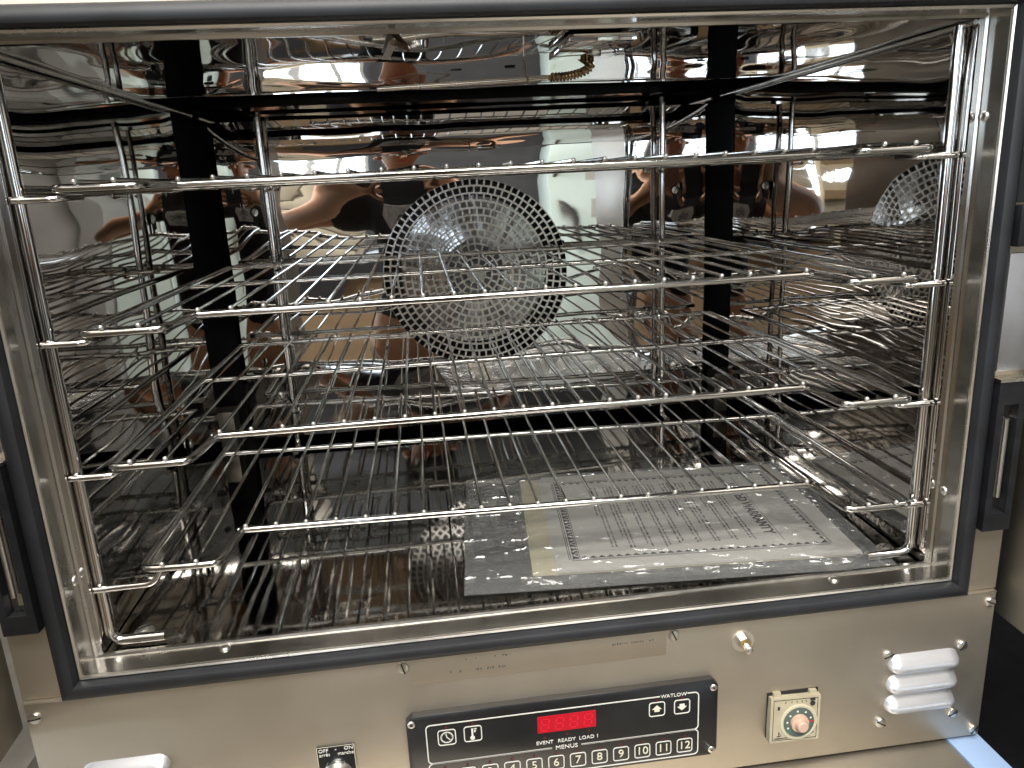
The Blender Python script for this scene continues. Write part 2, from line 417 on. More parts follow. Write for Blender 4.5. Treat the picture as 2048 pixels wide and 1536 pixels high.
for sg in (-1, 1): boxpart('front_flange', (min(sg * .3735, sg * .3825), .0247, -.001), (max(sg * .3735, sg * .3825), .0268, .481), 'mirror', oven)
# ceiling panel
n, mrow = 36, 24; b = MB(); vs = []; fs = []
for i in range(n + 1):
    for j in range(mrow + 1):
        x = -.372 + .744 * i / n; y = .027 + .365 * j / mrow
        t = max(0, (y - .33) / .06)
        vs.append((x, y, .4795 + .0016 * wave(x, y, 6, 9) + .0009 * wave(x * 2, y, 9, 10) - .0025 * t * t * 0 + .003 * t * t))
for i in range(n):
    for j in range(mrow): a = i * (mrow + 1) + j; fs.append((a, a + 1, a + mrow + 2, a + mrow + 1))
k0 = len(vs)
for i in range(n + 1): x, y, z = vs[i * (mrow + 1) + mrow]; vs.append((x, y, z + .010))
for i in range(n): a = i * (mrow + 1) + mrow; fs.append((a, a + mrow + 1, k0 + i + 1, k0 + i))
b.add(vs, fs); ceil_o = b.build('ceiling_panel', 'mirror', oven)
DOWN = Matrix.Rotation(pi, 4, 'X')
for x, y in ((-.032, .209), (.020, .2045)): oval(ceil_o, at(x, y, .4792, DOWN), .011, .009)
cov = boxpart('probe_cover', (.044, .034, .4728), (.097, .124, .4782), 'mirror', oven, .0008)
screw(cov, at(.0765, .088, .4727, DOWN), .0055)
boxpart('back_strip', (-.375, .562, .468), (.375, .566, .487), 'mirror', oven)
# reflective real ceiling strip behind the gap
boxpart('ceiling_channel', (-.40, .415, .496), (.40, .60, .500), 'mirror', oven)
for sg in (-1, 1):
    b = MB(); b.tube([(sg * .3715, .027, .4775), (sg * .3715, .545, .4775)], .0021, 10); b.build('corner_bead', 'jamb', oven)
    boxpart('corner_block', (sg * .40 - .02, .565, -.010), (sg * .40 + .02, .60, .055), 'plate', oven, .001)
# floor
n, mrow = 40, 32; b = MB(); vs = []; fs = []
for i in range(n + 1):
    for j in range(mrow + 1):
        x = -.376 + .752 * i / n; y = .027 + .573 * j / mrow
        vs.append((x, y, -.001 + .0010 * wave(x, y, 5, 12)))
for i in range(n):
    for j in range(mrow): a = i * (mrow + 1) + j; fs.append((a, a + mrow + 1, a + mrow + 2, a + 1))
b.add(vs, fs); floor_o = b.build('floor_pan', 'floor', oven)
for x, y in ((-.3501, .0559), (.3563, .0594)):
    b = MB(); mt = at(x, y, .0004, Matrix()); b.lathe([(.0085, 0), (.0085, .0016), (.006, .0022), (.006, .004), (.004, .0052), (.0003, .0054)], mt, 18); b.cur = 1
    b.obox(mt @ Matrix.Rotation(.6, 4, 'Z') @ Matrix.Translation((0, 0, .005)), .0105, .0014, .001); b.build('floor_screw', ['screw', 'slot'], floor_o)
# jamb: four mitred strips with a bright lip
h = .38
def strip(name, mat, prof, rect, parent):
    """prof: list of (outward, y); rect: x0,x1,z0,z1 -> four mitred strips"""
    x0, x1, z0, z1 = rect
    cor = [((x0, z0), (-1, -1)), ((x1, z0), (1, -1)), ((x1, z1), (1, 1)), ((x0, z1), (-1, 1))]
    for k in range(4):
        (p0, d0), (p1, d1) = cor[k], cor[(k + 1) % 4]; b = MB(); vs = []
        for (p_, d_) in ((p0, d0), (p1, d1)):
            for (o, y) in prof: vs.append((p_[0] + d_[0] * o, y, p_[1] + d_[1] * o))
        n = len(prof)
        b.add(vs, [(i, (i + 1) % n, n + (i + 1) % n, n + i) for i in range(n)] + [tuple(range(n)), tuple(range(2 * n - 1, n - 1, -1))])
        b.build(name, mat, parent)
strip('jamb_strip', 'jamb', [(0, .0), (0, .0235), (-.002, .0245), (-.002, .028), (.03, .028), (.03, .0)], (-h, h, 0, ZT), oven)
strip('jamb_lip', 'edge', [(.0002, -.0022), (.0018, -.0030), (.0026, -.0022), (.0026, -.0001), (.0002, -.0001)], (-h, h, 0, ZT), oven)
gp = [(.003, -.0003), (.003, -.006), (.0045, -.0098), (.008, -.0118), (.012, -.0115), (.0155, -.009), (.0168, -.005), (.0170, -.0003)]
strip('gasket_strip', 'rubber', gp, (-h, h, 0, ZT), oven)
for x in (-.2717, .2781): rivet(oven, at(x, .0165, .0001, Matrix()), .0046, 'jamb_rivet')
RX = Matrix.Rotation(-pi / 2, 4, 'Y'); LX = Matrix.Rotation(pi / 2, 4, 'Y')
for z in (.0763, .4023): rivet(oven, at(-.3799, .018, z, LX), .0042, 'jamb_rivet'); rivet(oven, at(.3799, .0165, z + .003, RX), .0042, 'jamb_rivet')
# front face beside and above the opening
b = MB(); b.box((-.43, -.0004, -.0165), (-.405, .0016, .53)); b.box((.405, -.0004, -.0165), (.43, .0016, .53)); b.box((-.405, -.0004, .505), (.405, .0016, .53))
b.box((-.405, -.0004, -.0165), (-.3825, .0016, .505)); b.box((.3825, -.0004, -.0165), (.405, .0016, .505)); b.box((-.3825, -.0004, .4845), (.3825, .0016, .505))
b.build('face_frame', 'brushed', oven)
# fascia below the opening
boxpart('fascia', (-.4285, -.004, -.1762), (.4285, .0010, -.0170), 'brushed', oven, .0006)
fas = oven
boxpart('fascia_edge_highlight', (-.4280, -.0052, -.0180), (.4280, -.0041, -.0168), 'edge', oven, .0003)  # folded top edge, made brighter to carry a painted highlight
for x, z in ((-.4215, -.0315), (.4232, -.0285), (.4225, -.1687), (-.4215, -.1687), (.3251, -.0728), (.3997, -.0716), (.3233, -.1468), (.3978, -.1459), (-.1227, -.0248), (.1168, -.0237)):
    screw(fas, at(x, -.0041, z), .0052, 'fascia_screw')
# name plate (worn, lettering rubbed away)
np_ = boxpart('name_plate', (-.1155, -.0049, -.0430), (.1098, -.0039, -.0172), 'plate', oven, .0003)
b = MB()
rnd = random.Random(3)
for (xa, xb, z, hh, dens) in ((-.083, -.02, -.0235, .0016, .35), (-.083, -.035, -.0345, .0022, .35), (.058, .088, -.0262, .0018, .85), (.094, .099, -.0262, .0016, .8)):
    x = xa
    while x < xb:
        w = rnd.uniform(.0006, .0022)
        if rnd.random() < dens: b.box((x, -.00498, z - hh / 2 + rnd.uniform(-.0003, .0003)), (x + w, -.0049, z + hh / 2 + rnd.uniform(-.0003, .0003)))
        x += w + rnd.uniform(.0003, .0009)
worn = plain('rubbed lettering', (.16, .14, .12), .6, .3); b.build('worn_lettering', worn, np_)
# louvers
def louver(cx, cz, parent):
    L, H, D = .0715, .0195, .0095; n, mm = 36, 12; vs = []; fs = []; b = MB()
    for i in range(n + 1):
        u = -1 + 2 * i / n
        for j in range(mm + 1):
            v = -1 + 2 * j / mm
            # capsule outline
            px = u * L / 2; e = max(0, abs(px) - (L / 2 - H * .55)) / (H * .55)
            half = H / 2 * math.sqrt(max(0.0, 1 - e * e)) if e < 1 else 0
            pz = v * half
            k = max(0, 1 - e ** 2.4); s = (1 - v) / 2        # s: 0 top, 1 bottom
            prof = math.sin(min(1, s / .66) * pi / 2) ** 1.15 if s < .66 else math.cos((s - .66) / .34 * pi / 2) ** .55
            y = -D * prof * k ** .55
            vs.append((cx + px, -.0040 + y, cz + pz))
    for i in range(n):
        for j in range(mm): a = i * (mm + 1) + j; fs.append((a, a + 1, a + mm + 2, a + mm + 1))
    b.add(vs, fs); o = b.build('louver', 'louver', parent)
    k = MB(); k.box((cx - L * .40, -.0046, cz - H / 2 - .0006), (cx + L * .40, -.0039, cz - H / 2 + .0012)); k.build('louver_gap', 'slot', o)
for cz in (-.0830, -.1050, -.1272): louver(.3608, cz, oven)
for cz in (-.0900, -.1122, -.1344): louver(-.3597, cz, oven)
# threaded stud with nut
b = MB(); b.lathe([(.0105, 0), (.0105, .0012), (.0002, .0012)], at(.1816, -.0041, -.0385), 24); stud = b.build('door_stud', 'screw', oven)
b = MB(); b.lathe([(.0062, .0012), (.0062, .0058), (.0045, .0064), (.0002, .0064)], at(.1816, -.0041, -.0385, spin=.3), 6); b.build('hex_nut', 'screw', stud)
b = MB(); b.lathe([(.0050, .0064), (.0046, .0082), (.0002, .0082)], at(.1816, -.0041, -.0385), 16); b.build('brass_ring', 'brass', stud)
b = MB(); pr = []
for k in range(6): pr += [(.0030, .008 + k * .0009), (.0026, .0084 + k * .0009)]
b.lathe(pr + [(.0033, .0136), (.0033, .0156), (.0024, .0163), (.0002, .0164)], at(.1816, -.0041, -.0385), 14); b.build('threaded_rod', 'screw', stud)

# controller: coordinates were read on the fascia plane and pushed out along the line of sight depth
YC = -.0118
def cp(x, z): 
    f_ = (YC - CAMP.y) / (-.004 - CAMP.y); return CAMP.x + (x - CAMP.x) * f_, CAMP.z + (z - CAMP.z) * f_
ctl = bpy.data.objects.new('control_panel', None); COL.objects.link(ctl); ctl.parent = oven
b = MB(); x0, z1 = cp(-.1252, -.0762); x1, z0 = cp(.1600, -.1580); c = .006
def chamf(y, g=0): return [(x0 + c + g, y, z1 - g), (x1 - c - g, y, z1 - g), (x1 - g, y, z1 - c - g), (x1 - g, y, z0 + c + g), (x1 - c - g, y, z0 + g), (x0 + c + g, y, z0 + g), (x0 + g, y, z0 + c + g), (x0 + g, y, z1 - c - g)]
vs = chamf(-.0038) + chamf(YC + .0012) + chamf(YC, .0011)
b.add(vs, [tuple(range(16, 24))] + [(k * 8 + j, k * 8 + (j + 1) % 8, (k + 1) * 8 + (j + 1) % 8, (k + 1) * 8 + j) for k in range(2) for j in range(8)])
b.build('bezel', 'black', ctl)
for x, z in ((-.1205, -.0832), (.1552, -.0838), (.1545, -.1512), (-.1205, -.1512)): screw(ctl, at(*((lambda q: (q[0], YC - .0001, q[1]))(cp(x, z)))), .0034, 'corner_screw', .6, True, .0016)
YP = YC - .00035
def line_poly(b, pts, w, closed=True, y=YP, yb=None):
    yb = YC + .0002 if yb is None else yb
    P = [Vector((p[0], 0, p[1])) for p in pts]; n = len(P); vs = []
    for i in range(n):
        a = P[i - 1] if (closed or i) else P[i]; c_ = P[(i + 1) % n] if (closed or i < n - 1) else P[i]
        t = (c_ - a).normalized(); nn = Vector((-t.z, 0, t.x))
        for s in (-1, 1):
            q = P[i] + nn * s * w / 2; vs += [(q.x, y, q.z), (q.x, yb, q.z)]
    fs = []
    for i in range(n if closed else n - 1):
        a, d = i * 4, ((i + 1) % n) * 4
        fs += [(a, a + 2, d + 2, d), (a, d, d + 1, a + 1), (a + 2, a + 3, d + 3, d + 2)]
    b.add(vs, fs)
def rrect(cx, cz, w, hh, r, n=4):
    out = []
    for (sx, sz, a0) in ((1, 1, 0), (-1, 1, pi / 2), (-1, -1, pi), (1, -1, 1.5 * pi)):
        for k in range(n + 1):
            a = a0 + pi / 2 * k / n; out.append((cx + sx * (w / 2 - r) + r * cos(a), cz + sz * (hh / 2 - r) + r * sin(a)))
    return out
b = MB(); lw = .0010
tl = cp(-.1083, -.0865); tr_ = cp(.1412, -.0865); zb = cp(0, -.1266)[1]; xl, xr = tl[0], tr_[0]; zt = tl[1]; r = .004
zb2 = cp(0, -.1540)[1]
def arc(cx, cz, r, a0, a1, n=5): return [(cx + r * cos(a0 + (a1 - a0) * k / n), cz + r * sin(a0 + (a1 - a0) * k / n)) for k in range(n + 1)]
wl = cp(.1045, 0)[0]; wr = cp(.1305, 0)[0]; ml = cp(.0035, 0)[0]; mr = cp(.0305, 0)[0]
line_poly(b, [(wl, zt)] + arc(xl + r, zt - r, r, pi / 2, pi) + arc(xl + r, zb + r, r, pi, 1.5 * pi) + [(ml, zb)], lw, False)
line_poly(b, [(mr, zb)] + arc(xr - r, zb + r, r, 1.5 * pi, 2 * pi) + arc(xr - r, zt - r, r, 0, pi / 2) + [(wr, zt)], lw, False)
line_poly(b, [(ml, zb - .0003)] + arc(xl + r, zb - r - .0003, r, pi / 2, pi) + arc(xl + r, zb2 + r, r, pi, 1.5 * pi) + arc(xr - r, zb2 + r, r, 1.5 * pi, 2 * pi) + arc(xr - r, zb - r - .0003, r, 0, pi / 2) + [(mr, zb - .0003)], lw, False)
b.build('outline_print', 'white', ctl)
def T(body, x, z, size, mat='white', par=ctl, y=None, squash=1.0):
    q = cp(x, z); return text_mesh('lettering', body, size, mat, par, at(q[0], (YP if y is None else y), q[1]), squash=squash)
T('WATLOW', .1175, -.0869, .0050, squash=1.05); T('MENUS', .0170, -.1268, .0058, squash=1.1)
for t_, x in (('EVENT', -.0030), ('READY', .0172), ('LOAD 1', .0378)): T(t_, x, -.1197, .0050, squash=1.05)
def key(x, z, s, body=None, mat='white'):
    q = cp(x, z); k = MB(); line_poly(k, rrect(q[0], q[1], s, s, s * .16), .0009); o = k.build('key_button', mat, ctl)
    if body: text_mesh('key_number', body, s * .82, 'cream_print', o, at(q[0], YP, q[1]))
    return o, q
for i in range(12): key(.1284 - .02025 * (11 - i), -.1428, .0140, str(i + 1))
o, q = key(-.0904, -.1008, .0152)
b = MB(); line_poly(b, [(q[0] + .0053 * cos(a * pi / 12), q[1] + .0053 * sin(a * pi / 12)) for a in range(24)], .0008)
for a in range(12): line_poly(b, [(q[0] + rr_ * cos(a * pi / 6), q[1] + rr_ * sin(a * pi / 6)) for rr_ in (.0042, .0053)], .0006, False)
line_poly(b, [(q[0] - .0008, q[1] + .004), q, (q[0] + .0028, q[1] - .0028)], .0008, False); b.build('clock_symbol', 'white', o)
o, q = key(-.0672, -.1003, .0152)
b = MB(); b.lathe([(.0021, 0), (.0021, .0004), (.0001, .0004)], at(q[0] - .0005, YC, q[1] - .0042), 14)
b.box((q[0] - .0013, YP, q[1] - .004), (q[0] + .0003, YC, q[1] + .0052))
for k in range(3): b.box((q[0] + .0009, YP, q[1] + .0046 - k * .0016), (q[0] + .0035 - k * .0005, YC, q[1] + .0052 - k * .0016))
b.build('thermometer_symbol', 'white', o)
for x, z, sg in ((.1018, -.0995, 1), (.1255, -.1001, -1)):
    o, q = key(x, z, .0142)
    b = MB(); pts = [(-.0044, -.0002), (0, .0040), (.0044, -.0002), (.0024, -.0002), (.0024, -.0028), (-.0024, -.0028), (-.0024, -.0002)]
    vs = [(q[0] + a, YP, q[1] + sg * c_) for a, c_ in pts] + [(q[0] + a, YC, q[1] + sg * c_) for a, c_ in pts]
    b.add(vs, [tuple(range(7))] + [(j, (j + 1) % 7, 7 + (j + 1) % 7, 7 + j) for j in range(7)])
    b.build('arrow_symbol', 'cream_print' if sg > 0 else 'white', o)
# display
qa = cp(-.0090, -.0919); qb = cp(.0446, -.1090)
dsp = boxpart('display', (qa[0], YC - .0006, qb[1]), (qb[0], YC + .0003, qa[1]), 'red', ctl)
b = MB(); W_ = qb[0] - qa[0]
for d in range(4):
    cx = qa[0] + W_ * (.13 + .245 * d); cz = (qa[1] + qb[1]) / 2; sw, sh, t_ = .0066, .0118, .0013; y0_ = YC - .00085
    sl = lambda z: .12 * (z - cz)
    def seg(xa, za, xb, zb_):
        b.add([(xa + sl(za), y0_, za), (xb + sl(za), y0_, za), (xb + sl(zb_), y0_, zb_), (xa + sl(zb_), y0_, zb_)], [(0, 1, 2, 3)])
    for zz in (-sh / 2, 0, sh / 2): seg(cx - sw / 2 + t_ * .7, cz + zz - t_ / 2, cx + sw / 2 - t_ * .7, cz + zz + t_ / 2)
    for sx in (-1, 1):
        for (za, zb_) in ((-sh / 2 + t_ * .7, -t_ * .7), (t_ * .7, sh / 2 - t_ * .7)):
            seg(cx + sx * sw / 2 - t_ / 2, cz + za, cx + sx * sw / 2 + t_ / 2, cz + zb_)
b.build('display_digits', 'redseg', dsp)
b = MB()
for x, z in [(-.0904, -.0905), (-.0672, -.0900), (-.0028, -.1150), (.0175, -.1135), (.0379, -.1130), (.1018, -.0905), (.1255, -.0905)] + [(.1284 - .02025 * k, -.1328) for k in range(12)]:
    q = cp(x, z); b.lathe([(.0013, 0), (.0012, .0003), (.0001, .0003)], at(q[0], YC, q[1]), 10)
b.build('indicator_lamps', 'redled', ctl)

# timer module
tm = bpy.data.objects.new('timer_module', None); COL.objects.link(tm); tm.parent = oven
boxpart('cutout', (.2072, -.0046, -.1460), (.2572, -.0039, -.0975), 'slot', tm)
TX, TZ, TY = .2322, -.1236, -.0115
f0 = MB(); tilt = Matrix.Translation((TX, TY, TZ)) @ Matrix.Rotation(R(2), 4, 'Y') @ Matrix.Rotation(R(-4), 4, 'X')
f0.obox(tilt @ Matrix.Translation((0, .0035, 0)), .0485, .007, .0455)
face = f0.build('timer_face', 'beige', tm)
b = MB()
for dx in (-.0175, .0175): b.obox(tilt @ Matrix.Translation((dx, .0055, .0245)), .007, .007, .005)
b.obox(tilt @ Matrix.Translation((0, .009, .0245)), .046, .004, .003); b.build('mounting_clip', 'beige', tm)
FT = tilt @ FRONT
b = MB(); b.lathe([(.0180, 0), (.0180, .0010), (.0165, .0012), (.0165, .0006), (.0002, .0006)], FT @ Matrix.Translation((.0035, -.003, 0)), 36); ring = b.build('dial_ring', 'clearring', tm)
b = MB(); b.lathe([(.0150, .0006), (.0148, .0014), (.0002, .0014)], FT @ Matrix.Translation((.0035, -.003, 0)), 36); b.build('dial', 'dial', tm)
b = MB(); b.lathe([(.0088, .0014), (.0086, .004), (.0056, .0046), (.0052, .0092), (.0044, .0100), (.0002, .0100)], FT @ Matrix.Translation((.0035, -.003, 0)), 28); b.build('knob', 'pink', tm)
b = MB(); dm = FT @ Matrix.Translation((.0035, -.003, .0016))
b.obox(dm @ Matrix.Rotation(.05, 4, 'Z') @ Matrix.Translation((.0118, 0, 0)), .006, .0009, .0003); b.cur = 1
b.obox(dm @ Matrix.Rotation(R(222), 4, 'Z') @ Matrix.Translation((.0115, 0, 0)), .006, .0009, .0003); b.cur = 2
for a in (20, 60, 100, 140, 175, 205): b.obox(dm @ Matrix.Rotation(R(a), 4, 'Z') @ Matrix.Translation((.0118, 0, 0)), .0016, .0016, .0002)
b.build('dial_marks', ['redmark', 'green', 'white'], tm)
b = MB(); 
line = [(-.0215, -.0205), (.0215, -.0205), (.0215, .0205), (-.0215, .0205)]
for i in range(4):
    a, c_ = Vector((*line[i], .0002)), Vector((*line[(i + 1) % 4], .0002)); d = c_ - a
    b.obox(FT @ Matrix.Translation((a + c_) / 2) @ Matrix.Rotation(math.atan2(d.y, d.x), 4, 'Z'), d.length, .0004, .0003)
b.lathe([(.0026, 0), (.0026, .0004), (.0001, .0004)], FT @ Matrix.Translation((.0165, .0150, 0)), 14)
b.obox(FT @ Matrix.Translation((.0165, .0190, .0002)), .005, .0022, .0003); b.obox(FT @ Matrix.Translation((-.0165, .0125, .0002)), .0022, .0036, .0003)
b.lathe([(.0022, 0), (.0022, .0004), (.0001, .0004)], FT @ Matrix.Translation((.0172, -.0150, 0)), 3)
for x in (-.010, -.004, .001, .006, .010): b.obox(FT @ Matrix.Translation((x, .0178, .0002)) @ Matrix.Rotation(x * 40, 4, 'Z'), .0006, .0018, .0003)
for k in range(16): b.obox(FT @ Matrix.Translation((-.0195 + k * .00085, -.0188, .0002)), .0006 * rnd.uniform(.6, 1.2), .0011, .0003)
b.obox(FT @ Matrix.Translation((-.0155, -.0145, .0002)), .0005, .0055, .0003); b.obox(FT @ Matrix.Translation((-.0155, -.0165, .0002)), .0040, .0005, .0003); b.obox(FT @ Matrix.Translation((-.0145, -.0140, .0002)) @ Matrix.Rotation(-.9, 4, 'Z'), .0045, .0005, .0003)
b.build('timer_print', 'ink', tm)

# power switch
sw = bpy.data.objects.new('power_switch', None); COL.objects.link(sw); sw.parent = oven
boxpart('switch_plate', (-.2035, -.0052, -.1460), (-.1712, -.0040, -.0938), 'black', sw, .0003)
b = MB(); line_ = [(-.2033, -.0942), (-.1714, -.0942), (-.1714, -.1458), (-.2033, -.1458)]
line_poly(b, line_, .0006, True, -.0054, -.0051); b.build('plate_border', 'cream_print', sw)
for body, x, z, s in (('OFF', -.1978, -.0978, .0050), ('-', -.1872, -.0972, .005), ('ON', -.1762, -.0972, .0050), ('arrêt', -.1972, -.1020, .0046), ('marche', -.1790, -.1020, .0046)):
    text_mesh('lettering', body, s, 'white', sw, at(x, -.0054, z))
b = MB(); b.lathe([(.0125, 0), (.0125, .004), (.0108, .007), (.0100, .016), (.0085, .0185), (.0003, .019)], at(-.1872, -.0052, -.1195), 30); b.build('switch_knob', 'chrome', sw)

# wire support posts with prongs
rackz = [.3831, .2752, .1656, .0656]
def post(name, x, y, sg, rear):
    p_ = bpy.data.objects.new(name, None); COL.objects.link(p_); p_.parent = oven
    b = MB(); foot = (-sg * .044, 0) if not rear else (0, -.03)
    b.tube(fillet([(x, y, .4775), (x, y, .0055), (x + foot[0], y + foot[1], .0055)], .012, 6), .0045, 14); b.build('post_rod', 'post', p_)
    for i, z in enumerate(rackz):
        b = MB()
        if not rear:
            z_ = z - .0068; yy = y - .0068; tip = .0105 if i < 3 else .012
            b.tube(fillet([(sg * .3735, yy, z_), (sg * .325, yy, z_ + .0005), (sg * .318, yy + .004, z_ + tip)] if i == 3 and sg < 0 else
                          [(sg * .3735, yy, z_), (sg * .340, yy, z_), (sg * .333, yy + .022, z_ + .0005)], .008, 5), .0027, 10)
        else:
            pts = [(x, y - .004, z - .0085)] + [(x - sg * .010, .516 + .0075 * cos(a), z + .0075 * sin(a)) for a in [R(-60 - 30 * k) for k in range(8)]]
            b.tube(pts, .0018, 8)
        b.build('prong', 'post', p_)
    return p_
post('support_post', -.3703, .0385, -1, False); post('support_post', .3695, .042, 1, False)
post('support_post', -.2829, .528, -1, True); post('support_post', .2781, .528, 1, True)

# temperature probe under the ceiling
pb = bpy.data.objects.new('temperature_probe', None); COL.objects.link(pb); pb.parent = oven
b = MB(); b.tube([(-.1068, .1546, .458), (.0461, .1331, .460)], .0024, 12); b.build('probe_tube', 'probe', pb)
path = fillet([(.0461, .1331, .460), (.0640, .1315, .4603), (.0780, .1300, .4640), (.0845, .1310, .4700), (.0780, .1350, .4745), (.0745, .1400, .4790)], .010, 8)
# resample
def resample(P, n):
    L = [0]
    for i in range(1, len(P)): L.append(L[-1] + (P[i] - P[i - 1]).length)
    out = []
    for k in range(n):
        d = L[-1] * k / (n - 1); i = max(1, next(j for j in range(len(L)) if L[j] >= d - 1e-12)) if d > 0 else 1
        t = (d - L[i - 1]) / max(1e-9, L[i] - L[i - 1]); out.append(P[i - 1].lerp(P[i], min(1, t)))
    return out
Q = resample(path, 19 * 10); hx = []; N = None
for i, p_ in enumerate(Q):
    t_ = (Q[min(i + 1, len(Q) - 1)] - Q[max(i - 1, 0)]).normalized()
    if N is None: N = t_.cross(Vector((0, 0, 1))).normalized()
    N = (N - t_ * N.dot(t_)).normalized(); a = 2 * pi * i / 10
    hx.append(p_ + (N * cos(a) + t_.cross(N) * sin(a)) * .0030)
b = MB(); b.tube(hx, .0013, 6); b.tube(resample(path, 30), .0022, 8); b.build('capillary_coil', 'coil', pb)
b = MB(); b.tube(fillet([(.0264, .152, .479), (.0264, .1505, .458), (.0264, .134, .4555), (.0264, .1318, .462)], .003, 4), .0011, 8); b.build('probe_clip', 'probe', pb)
# small stained bracket near the front of the ceiling
br = bpy.data.objects.new('ceiling_bracket', None); COL.objects.link(br); br.parent = oven
b = MB(); b.tube([(-.089, .034, .4760), (-.0790, .075, .4785)], .0022, 8); b.build('bracket_pin', 'rust', br)
b = MB(); b.obox(Matrix.Translation((-.0925, .075, .4765)) @ Matrix.Rotation(.1, 4, 'Z'), .006, .075, .0012); b.build('bracket_strip', 'screw', br)

# doors and latch housings
def door(sg, ang):
    d = bpy.data.objects.new('door', None); COL.objects.link(d); d.parent = oven
    d.location = (sg * .4375, -.004, 0); d.rotation_euler = (0, 0, -sg * R(ang))
    # built along local -y from the hinge, inner face towards the opening
    X = lambda a: sg * a
    def bx(name, a0, a1, y0, y1, z0, z1, mat, par, bev=.0):
        return boxpart(name, (min(X(a0), X(a1)), y0, z0), (max(X(a0), X(a1)), y1, z1), mat, par, bev)
    bx('door_skin', .0, .045, -.46, .010, -.047, .53, 'doorsteel', d, .002)
    bx('door_liner', -.006, -.0005, -.40, -.075, .02, .46, 'doorsteel', d, .002)
    hdl = bx('door_handle', .085, .10, -.44, -.41, .12, .40, 'blacksoft', d, .004)
    for z in (.15, .37): bx('handle_stem', .046, .084, -.432, -.418, z - .01, z + .01, 'screw', hdl)
    return d
door(-1, 2); door(1, 3)
for sg in (-1, 1):
    lh = bpy.data.objects.new('latch_housing', None); COL.objects.link(lh); lh.parent = oven
    xs = sorted((sg * .3985, sg * .4245)); b = MB()
    z0, z1, y0 = .050, .188, -.013
    # channel shaped housing
    b.box((xs[0], y0, z0), (xs[1], -.0008, z0 + .016)); b.box((xs[0], y0, z1 - .020), (xs[1], -.0008, z1))
    b.box((xs[0], y0, z0 + .016), (xs[0] + .006, -.0008, z1 - .020)); b.box((xs[1] - .006, y0, z0 + .016), (xs[1], -.0008, z1 - .020)); b.build('housing_body', 'blacksoft', lh)
    boxpart('channel_plate', (xs[0] + .0064, -.004, z0 + .0165), (xs[1] - .0064, -.0012, z1 - .0205), 'mirror', lh)
    b = MB(); b.tube([(sg * .4135, -.007, z0 + .030), (sg * .4135, -.007, z1 - .035)], .0025, 10); b.build('latch_pin', 'screw', lh)
    boxpart('lit_top_strip', (xs[0] - .0005, y0 - .001, z1 + .0003), (xs[1] + .0005, -.0008, z1 + .003), 'edge', lh)  # bright strip paints the light falling on the housing top
    boxpart('reflection_plate', (sg * .4145 - .0145, -.0050, .196), (sg * .4145 + .0145, -.0008, .296), 'reflplate', lh, .0008)  # pale plate painting a bluish reflection on the steel face
    boxpart('dark_face_strip', (xs[0], -.006, .337), (xs[1] + (.004 if sg > 0 else 0), -.0008, .520), 'blacksoft', lh, .001)  # plain dark strip added over the upper front face
    boxpart('housing_cap', (xs[0], -.013, .302), (xs[1], -.0008, .335), 'blacksoft', lh, .001)

# ------------------------------------------------------------------ four wire racks
RF, RWI = .0034, .0016
X0, X1, YF, YE, YB, YM = -.3417, .3499, .0939, .0307, .516, .3155
def rod(name, path, r, parent, mat='rod', seg=10, tips=False):
    b = MB(); b.tube(path, r, seg); return b.build(name, mat, parent)
zw = RF + RWI * .8
wire_me = {}
def wire_mesh(y0):
    b = MB(); b.tube([(0, y0 + .0005, zw), (0, .2, zw), (0, YB + .004, zw)], RWI, 7); b.cur = 1; b.sphere((0, y0 - .0004, zw), .0021, 8, 5)
    return b.mesh('wire', ['rod', 'tip'])
for k, y in (('ear', YE - .0022), ('main', YF - .0022)): wire_me[k] = wire_mesh(y)
rack = thing('wire_rack', 'top wire oven rack, seen almost edge on above the fan grille', 'oven rack', (0, 0, rackz[0]), 'wire racks stacked in the oven')
ea, eb, ec, ed = -.2794, -.2726, .2821, .2856
for sg in (0, 1):
    x_out, x_e, x_m = (X0, ea, eb) if sg == 0 else (X1, ed, ec)
    pth = fillet([(x_out, YB, 0), (x_out, YE, 0), (x_e, YE, 0), (x_m, YF + .004, 0)], .010, 6)
    pth = [p_ for p_ in pth]
    rod('side_rod', pth, RF, rack)
rod('front_rail', [(eb - .004, YF, 0), (ec + .004, YF, 0)], .0036, rack, seg=14)
rod('back_rail', [(X0, YB, 0), (X1, YB, 0)], RF, rack)
rod('cross_rail', [(X0, YM, -.0004), (X1, YM, -.0004)], .0030, rack)
for k in range(25):
    x = .0041 + (k - 12) * .02735
    link('wire', wire_me['ear' if (k < 2 or k > 22) else 'main'], rack, (x, 0, 0))
labs = ['second wire oven rack from the top, in front of the middle of the fan grille',
        'third wire oven rack from the top, level with the bottom edge of the fan grille',
        'lowest wire oven rack, above the clear plastic bag on the oven floor']
racks = [rack]
for i in range(1, 4):
    c = rack.copy(); COL.objects.link(c); c.location = ((-.0028, -.0004, .0094)[i - 1], 0, rackz[i] + (0, 0, .0022)[i - 1]); c['label'] = labs[i - 1]
    for ch in rack.children:
        q = ch.copy(); COL.objects.link(q); q.parent = c
    racks.append(c)
rack.location.x = -.002
racks[3].rotation_euler = (0, R(1.0), 0)

